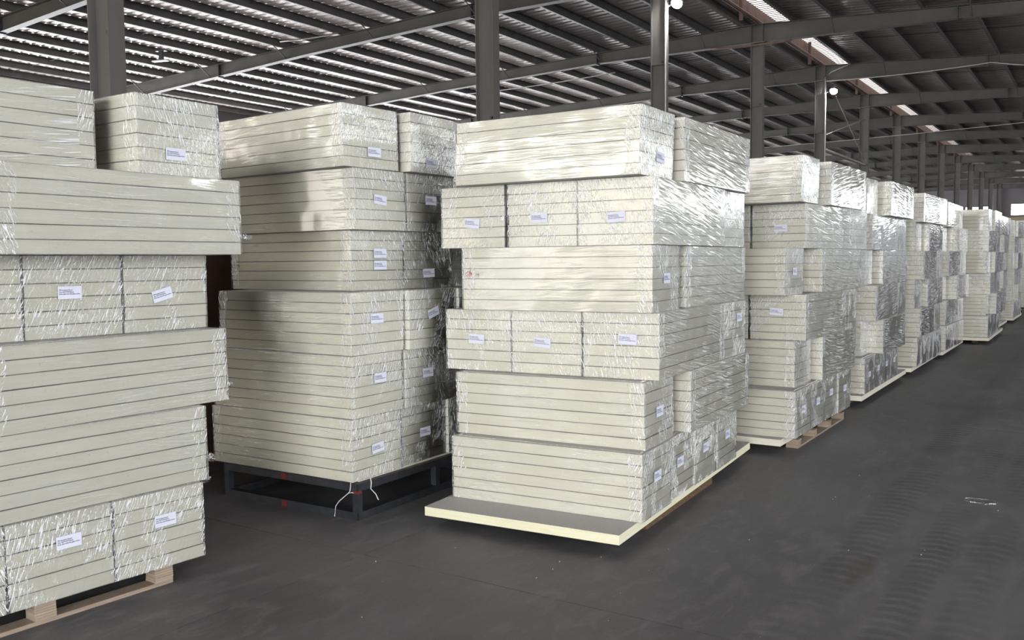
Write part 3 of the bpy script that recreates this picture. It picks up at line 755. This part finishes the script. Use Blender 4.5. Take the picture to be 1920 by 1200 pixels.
def front(F, dev, F2, d2, st=None, ln=(0, 0), ln2=(0, 0)):
    return [('across', F, dev, ln, st, 'long side to camera'), ('along', F2, d2, ln2, None, 'long side to aisle')]
specC = [row4((-1.866, 3.930), 4.3, .421, [(.5, .57, 0), (.42, .55, 0), (.45, .55, 0), (.5, .55, 0)], (0, .012, .004, .0)),
         front((-1.888, 4.011), 4.2, (-1.879, 4.571), 3.0, (.5, .5, 0), (-.007, 0)),
         three((-1.856, 4.106), 4.1, (.004, .004), ((.6, .6, -2), (.45, .5, -3), (.48, .52, -2)), (1.118, .0), 2.0, (.7, .7, 0)),
         front((-1.880, 4.078), 5.2, (-1.926, 4.616), 2.8, (.5, .5, 0)),
         three((-1.882, 4.090), 2.2, (.003, .020), ((.53, .42, 4), (.47, .45, 0), (.5, .40, -6)), (1.115, .02), 1.5),
         front((-1.912, 3.988), 1.3, (-1.895, 4.511), 1.2, (.6, .3, -4), (.009, .011))]
stackR(.113, specC, 'central stack')
specD = [row4((-1.834, 6.371), .2, .421, [(.5, .55, 0), (.5, .55, 0), (.5, .6, 0), (.5, .55, 0)], (0, .006, .012, .004)),
         front((-1.895, 6.559), 0, (-1.831, 7.083), .4, None),
         three((-1.839, 6.641), -.5, (.012, .0), ((.48, .62, -4), None, None), (1.115, .01)),
         front((-1.927, 6.410), -1.0, (-1.863, 7.168), -2.2, (.5, .5, 0), (.004, .001)),
         three((-1.911, 6.858), -4.1, (.014, .0), ((.55, .46, 0), None, None), (1.115, .0)),
         front((-1.892, 6.663), -1.6, (-1.831, 7.273), -1.1, None, (.009, .002))]
stackR(.113, specD, 'second stack of right row')
specE = [row4((-1.89, 8.813), .7, .421, [(.5, .5, 0), (.5, .55, 0), (.5, .55, 0), (.5, .55, 0)]),
         front((-1.969, 8.974), 0, (-1.833, 9.342), -.1),
         three((-1.84, 9.02), 0, (.0, .0), ((.3, .72, -5), None, None), (1.115, .01)),
         front((-1.96, 8.93), -1, (-1.88, 9.50), -1.5),
         three((-1.90, 9.10), -1.0, (.0, .0), ((.4, .4, 6), None, None), (1.115, 0)),
         front((-1.93, 8.98), -1, (-1.82, 9.53), -1)]
stackR(.113, specE, 'third stack of right row', near=True)
def generic(F, types, seed, dx=0):
    r = random.Random(seed); out = []
    for k, ty in enumerate(types):
        j = lambda a: r.uniform(-a, a)
        if ty == 'R': out.append(row4((F[0], F[1]), j(1), .421))
        elif ty == 'P':
            a = (F[0]-.06+j(.02), F[1]+.12+j(.05)); b = (F[0]+.02+j(.03), F[1]+.66+j(.04))
            out.append(front(a, j(1.5), b, j(1.5)))
        else: out.append(three((F[0]+j(.03), F[1]+.16+j(.06)), j(1.5), (0, 0), (None,)*3, (1.115, 0)))
    return out
stackR(.113, generic((-1.852, 11.348), 'RQPQPQ', 3), 'fourth stack of right row', near=False)
stackR(.113, generic((-1.845, 13.476), 'RQPQPQ', 4), 'fifth stack of right row', near=False)
stackR(.113, generic((-1.58, 16.012), 'RPQPQP', 5), 'sixth stack of right row', near=False)
stackR(.113, generic((-1.72, 18.8), 'RPPQPQ', 6), 'seventh stack of right row', near=False)
stackR(.113, generic((-1.646, 21.405), 'RPQPQP', 8), 'eighth stack of right row', near=False)
stackR(.20, generic((-1.60, 24.2), 'RPQPQP', 9), 'rearmost stack on black wheels', near=False)

# handwriting on the boards
def scrawl(root, strokes, mat, name, r=.0012):
    mb = MB()
    for s in strokes: mb.tube(s, r, 5)
    o = mb.build(name, mat, root); return o
def find(label):
    return [o for o in COL.objects if o.get('label') == label][0]
def on_near_face(s, z, yv):      # s = metres from left end, across bundle near face (local -y)
    return (-LN/2+s, yv, z)
c4 = find('wrapped bundle, long side to camera, fourth layer up, central stack')
yv = -WD/2-.0035
circ = [on_near_face(.037+.019*math.cos(a), .196+.015*math.sin(a), yv) for a in [i*PI/8 for i in range(17)]]
two = [on_near_face(x, z, yv) for x, z in ((.024, .203), (.031, .207), (.036, .200), (.028, .190), (.041, .188))]
six = [on_near_face(x, z, yv) for x, z in ((.050, .222), (.044, .208), (.043, .194), (.048, .189), (.053, .196), (.050, .203), (.044, .199))]
t2 = [on_near_face(x, z, yv) for x, z in ((.075, .200), (.082, .203), (.085, .196), (.077, .186), (.086, .186))]
t4 = [on_near_face(x, z, yv) for x, z in ((.092, .203), (.090, .193), (.103, .195))]; t4b = [on_near_face(.099, .202, yv), on_near_face(.098, .180, yv)]
o = scrawl(c4, [two, circ], M['red_ink'], 'handwritten_mark', .0011); o['label'] = 'red circled hand-written number'
o = scrawl(c4, [six], M['red_ink'], 'handwritten_mark', .0018)
o = scrawl(c4, [t2, t4, t4b], M['brown_ink'], 'handwritten_mark', .0009)
b4 = find('wrapped bundle, foremost of three, fourth layer up, '+SB)
b4s = [[on_near_face(x, z, yv) for x, z in q] for q in
       (((.010, .150), (.016, .156), (.022, .150), (.012, .132), (.024, .132)), ((.010, .158), (.020, .166), (.032, .158), (.034, .145)), ((.028, .150), (.038, .146), (.030, .134), (.040, .132)),
        ((.052, .156), (.060, .152), (.054, .134), (.062, .134)), ((.066, .154), (.068, .142), (.078, .144)), ((.076, .154), (.074, .130)))]
scrawl(b4, b4s, M['brown_ink'], 'handwritten_mark', .0011)['label'] = 'faint brown hand-written marks'

# twisted film tails
def tail(root, p, d, ln_, r):
    """small twisted knot of film"""
    p = Vector(p); d = Vector(d).normalized(); mb = MB(); rnd = random.Random(int(ln_*1e4))
    pts = [p+d*ln_*q+Vector((0, 0, .006*math.sin(q*6)))+Vector((rnd.uniform(-1, 1), rnd.uniform(-1, 1), rnd.uniform(-1, 1)))*.0015 for q in (0, .15, .3, .5, .7, .85, 1)]
    mb.tube(pts, [r*.25, r*.35, r*.8, r*1.1, r*.95, r*.7, r*.3], 7)
    me = mb.mesh('film_tail', [M['film_tail']]); o = mesh_obj('film_tail', me, root)
    return o
mt, nt, out = new_mat('twisted_film'); k = N(nt)
tc = k.n('ShaderNodeTexCoord'); nz = k.noise(k.mapping(tc.outputs['Object'], scale=(160, 160, 160)), 1.0, 3)
bp = k.n('ShaderNodeBump', i_Strength=1.0, i_Distance=.004); k.link(nz, bp.inputs['Height'])
gl = k.n('ShaderNodeBsdfGlossy', i_Roughness=.12); k.link(bp.outputs[0], gl.inputs['Normal'])
tr = k.n('ShaderNodeBsdfTransparent'); mxs = k.n('ShaderNodeMixShader'); k.link(k.ramp(nz, [(.40, .08), (.62, .75)]), mxs.inputs[0])
k.link(tr.outputs[0], mxs.inputs[1]); k.link(gl.outputs[0], mxs.inputs[2]); k.link(mxs.outputs[0], out.inputs[0]); M['film_tail'] = mt
for lab, p, d_, L_, r_ in (('wrapped bundle, long side out, fifth layer up, '+SA, (LN/2+.002, -.19, .075), (1, -.2, .2), .075, .016),
                           ('wrapped bundle, long side out, third layer up, '+SA, (LN/2+.002, -.19, .065), (1, -.1, .25), .045, .018),
                           ('wrapped bundle, long side out, second layer up, '+SA, (LN/2+.002, -.19, .105), (.7, -.3, -.3), .05, .019),
                           ('wrapped bundle, labelled end out, bottom layer, right end, '+SA, (LN/2-.05, WD/2+.002, T6-.015), (-.1, 1, .15), .085, .017)):
    tail(find(lab), p, d_, L_, r_)

# ------------------------------------------------------------------ what the stacks stand on
# long thick foam sheets under the row stacks
def base_sheet(F, dev, lr, ll, z0, th, label, yellow=False):
    dv = math.radians(dev); R = Vector((-math.sin(dv), math.cos(dv), 0)); L = Vector((-math.cos(dv), -math.sin(dv), 0))
    c = Vector((F[0], F[1], 0))+R*lr/2+L*ll/2
    me = board_mesh('base_sheet', lr, ll, th, 77, (M['yellow_foam'] if yellow else M['foam'], M['facer_edge'], M['facer']), .0012)
    o = mesh_obj('base_sheet', me, None, loc=(c.x, c.y, z0)); o.rotation_euler = (0, 0, dv+PI/2)
    return tag(o, label, 'board', 'thick foam sheets under the stacks')
base_sheet((-1.878, 3.705), 4.6, 2.42, 1.10, .063, .049, 'yellow-edged foam sheet jutting out under the central stack', True)
base_sheet((-1.915, 6.30), .3, 2.0, 1.10, .063, .049, 'pale foam sheet under the second stack of right row')
base_sheet((-1.889, 8.70), .7, 2.35, 1.10, .063, .049, 'pale foam sheet under the third stack of right row')
base_sheet((-1.89, 11.20), .5, 2.0, 1.10, .063, .049, 'pale foam sheet under the fourth stack of right row')
base_sheet((-1.86, 13.35), .5, 2.2, 1.10, .063, .049, 'pale foam sheet under the fifth stack of right row')
base_sheet((-1.56, 15.95), .5, 2.45, 1.12, .063, .049, 'pale foam sheet under the sixth stack of right row')
base_sheet((-1.71, 18.7), 0, 2.1, 1.10, .063, .049, 'pale foam sheet under the seventh stack of right row')
base_sheet((-1.64, 21.3), 0, 2.1, 1.10, .063, .049, 'pale foam sheet under the eighth stack of right row')

def low_pallet(x1, y0, y1, dev, label, mat, slats=True):
    """low pallet .062 high: bottom runners, blocks, deck; origin at its aisle-side near corner"""
    t = thing('pallet', (x1, y0, 0), math.radians(dev), label, 'pallet', 'low wooden pallets under the stacks')
    ln_ = y1-y0; w = .98
    for x in (-.09, -w/2-.045, -w): MB().quadbox(x, x+.09, 0, ln_, 0, .013).build('bottom_runner', mat, t)
    n = max(3, int(ln_/.30)) if slats else 3
    for x in (-.09, -w/2-.045, -w):
        for i in range(n):
            y = (ln_-.09)*i/(n-1); MB().quadbox(x+.002, x+.088, y, y+.09, .013, .050).build('block', mat, t)
    for i in range(n):
        y = (ln_-.09)*i/(n-1); MB().quadbox(-w, 0, y, y+.09, .050, .0628).build('deck_slat', mat, t)
    return t
t = thing('pallet', (-1.965, 4.19, 0), math.radians(3.5), 'brown chipboard pallet mostly hidden under the central stack', 'pallet', 'low wooden pallets under the stacks')
for x in (-.10, -.54, -.98): MB().quadbox(x, x+.10, 0, 1.10, 0, .0625).build('bearer', M['chip'], t)
low_pallet(-1.875, 6.60, 8.03, .5, 'pine pallet with open slat ends under the second right-row stack', M['plank'])
for (x, y, w_) in ((-2.05, 9.0, 'third'), (-2.05, 11.6, 'fourth'), (-2.05, 13.7, 'fifth'), (-1.75, 16.3, 'sixth'), (-1.9, 19.0, 'seventh'), (-1.85, 21.7, 'eighth')):
    low_pallet(x, y, y+1.3, .4, 'dark low pallet under the %s stack of right row' % w_, M['chip'], False)

# plywood block pallet under the near left stack
t = thing('pallet', (-3.405, 2.39, 0), math.radians(-3.2), 'pale plywood-block pallet under the near left stack', 'pallet')
for x in (-.075, -.53, -.98):
    MB().quadbox(x, x+.075, -1.30, 0, 0, .0165).build('bottom_plank', M['plank'], t)
    for yb in (-.085, -.595, -1.215):
        mb = MB(); rnd = random.Random(int(x*100+yb*1000))
        for q in range(6):
            j = [rnd.uniform(-.0015, .0015) for _ in range(4)]
            mb.quadbox(x+j[0], x+.075+j[1], yb+j[2], yb+.085+j[3], .0165+q*.0105, .0165+q*.0105+.0096)
        mb.build('plywood_block', M['ply'], t)

# steel frame under B
t = thing('steel_frame', (-3.358, 3.515, 0), math.radians(1.4), 'dark square-tube steel frame with red paint marks under the framed stack', 'frame')
FWd, FLn, H, q = 1.075, 1.30, .200, .042
MB().quadbox(-FWd, 0, 0, q, H-q, H).build('top_rail', M['steel'], t); MB().quadbox(-FWd, 0, 0, q, 0, q).build('bottom_rail', M['steel'], t)
MB().quadbox(-FWd, 0, FLn-q, FLn, H-q, H).build('top_rail', M['steel'], t); MB().quadbox(-FWd, 0, FLn-q, FLn, 0, q).build('bottom_rail', M['steel'], t)
for x in (-q, -FWd):
    MB().quadbox(x, x+q, q, FLn-q, H-q, H).build('top_rail', M['steel'], t); MB().quadbox(x, x+q, q, FLn-q, 0, q).build('bottom_rail', M['steel'], t)
for x in (-q, -FWd):
    for y in (0, .70, FLn-q): MB().quadbox(x+.002, x+q-.002, y+.002, y+q-.002, q, H-q).build('post', M['steel'], t)
for x, y in ((-q, 0), (-FWd, 0)):
    for z in (0, H-q): MB().quadbox(x-.001 if x < -.5 else x+q-.006, x+.006 if x < -.5 else x+q+.0008, -.0008, .006, z, z+q).build('weld_corner', M['black'], t)
for z in (.002, H-q+.002): MB().quadbox(-.585, -.545, -.0012, 0, z, z+q-.006).build('paint_mark', M['red_paint'], t)['label'] = 'red paint mark'
MB().quadbox(-.03, .0012, -.0012, .03, H-q-.012, H-q+.003).build('paint_mark', M['red_paint'], t)
MB().tube([(-.045, -.004, H+.006), (-.05, -.006, H-.04), (-.058, -.010, H-.052), (-.11, -.03, H-.10), (-.135, -.03, .07), (-.145, -.03, .012)], .0022, 6).build('tie_strap', M['wire'], t)
MB().tube([(.004, .10, H+.018), (.006, .105, H-.01), (.006, .10, H-.045), (.015, .13, .12), (.02, .145, .085)], .0026, 6).build('tie_strap', M['wire'], t)
MB().tube([(-.058, -.010, H-.052), (-.04, -.006, H-.048), (-.03, .0, H-.05)], .002, 6).build('tie_strap', M['wire'], t)
o = mesh_obj('packing_sheet', board_mesh('packing_sheet', 1.22, 1.00, .018, 5, None, .002)); o.location = (-3.90, 4.15, .2008); o.rotation_euler = (0, 0, PI/2+.026)
tag(o, 'thin beige foam sheet between the steel frame and its stack', 'board')

# brown panel added behind the left stacks, blocks light under the framed stack
o = MB().quadbox(-5.24, -5.18, 2.5, 8.5, 0, 2.1).build('light_block_panel', M['brown']); tag(o, 'added dark brown panel blocking light in the gap behind the near left stack', 'panel')
o.rotation_euler = (0, 0, 0)

# wheels under the last stack: hand trolley
t = thing('platform_trolley', (-1.62, 24.15, 0), 0, 'black platform trolley carrying the rearmost stack', 'trolley')
MB().quadbox(-1.06, 0, 0, 1.7, .165, .199).build('platform', M['black'], t)
for x in (-.10, -.96):
    for y in (.16, 1.52):
        MB().tube([(x-.022, y, .06), (x+.022, y, .06)], .06, 16).build('wheel', M['black'], t)
        MB().quadbox(x-.03, x-.024, y-.03, y+.03, .06, .165).quadbox(x+.024, x+.03, y-.03, y+.03, .06, .165).build('fork', M['steel'], t)

# tan boards stacked high further down the row
t = thing('tan_board_stack', (-2.6, 31.0, 0), 0, 'tall stack of bare tan boards showing above the last bundles', 'stack')
rnd = random.Random(3)
for i in range(42):
    z = .1+i*.0585
    MB().quadbox(-.55+rnd.uniform(-.01, .01), .60+rnd.uniform(-.01, .01), -.6+rnd.uniform(-.01, .01), .6, z, z+.055).build('board', M['tan'], t)
MB().quadbox(-.5, .5, -.5, .5, 0, .099).build('base_block', M['chip'], t)

# litter on the floor
mb = MB(); rnd = random.Random(11)
for i in range(34):
    x, y = (rnd.uniform(-3.0, -1.0), rnd.uniform(2.4, 4.4)) if i < 22 else (rnd.uniform(-1.6, -.2), rnd.uniform(4, 9))
    s = rnd.uniform(.0009, .0022); mb.tube([(x, y, 0.0), (x+s, y+s, s*.9), (x+2*s, y, .001)], [s*.5, s, s*.4], 5)
tag(mb.build('foam_crumbs', M['crumb']), 'tiny white foam crumbs scattered on the dark concrete', 'litter', kind='stuff')
mb = MB(); pts = []
for i in range(14):
    a = 2*PI*i/14; r_ = 1+.35*noise.noise(Vector((math.cos(a)*2, math.sin(a)*2, 7))); pts.append((-.575+.085*r_*math.cos(a), 5.68+.055*r_*math.sin(a), .003+.004*abs(math.sin(3*a))))
mb.v = pts+[(-.575, 5.68, .010)]+[(x, y, 0) for x, y, z in pts]; mb.f = [(i, (i+1) % 14, 14) for i in range(14)]+[(i, 15+i, 15+(i+1) % 14, (i+1) % 14) for i in range(14)]; mb.mi = [0]*28
tag(mb.build('plastic_scrap', M['film_tail']), 'small flattened scrap of clear plastic lying in the aisle', 'litter')
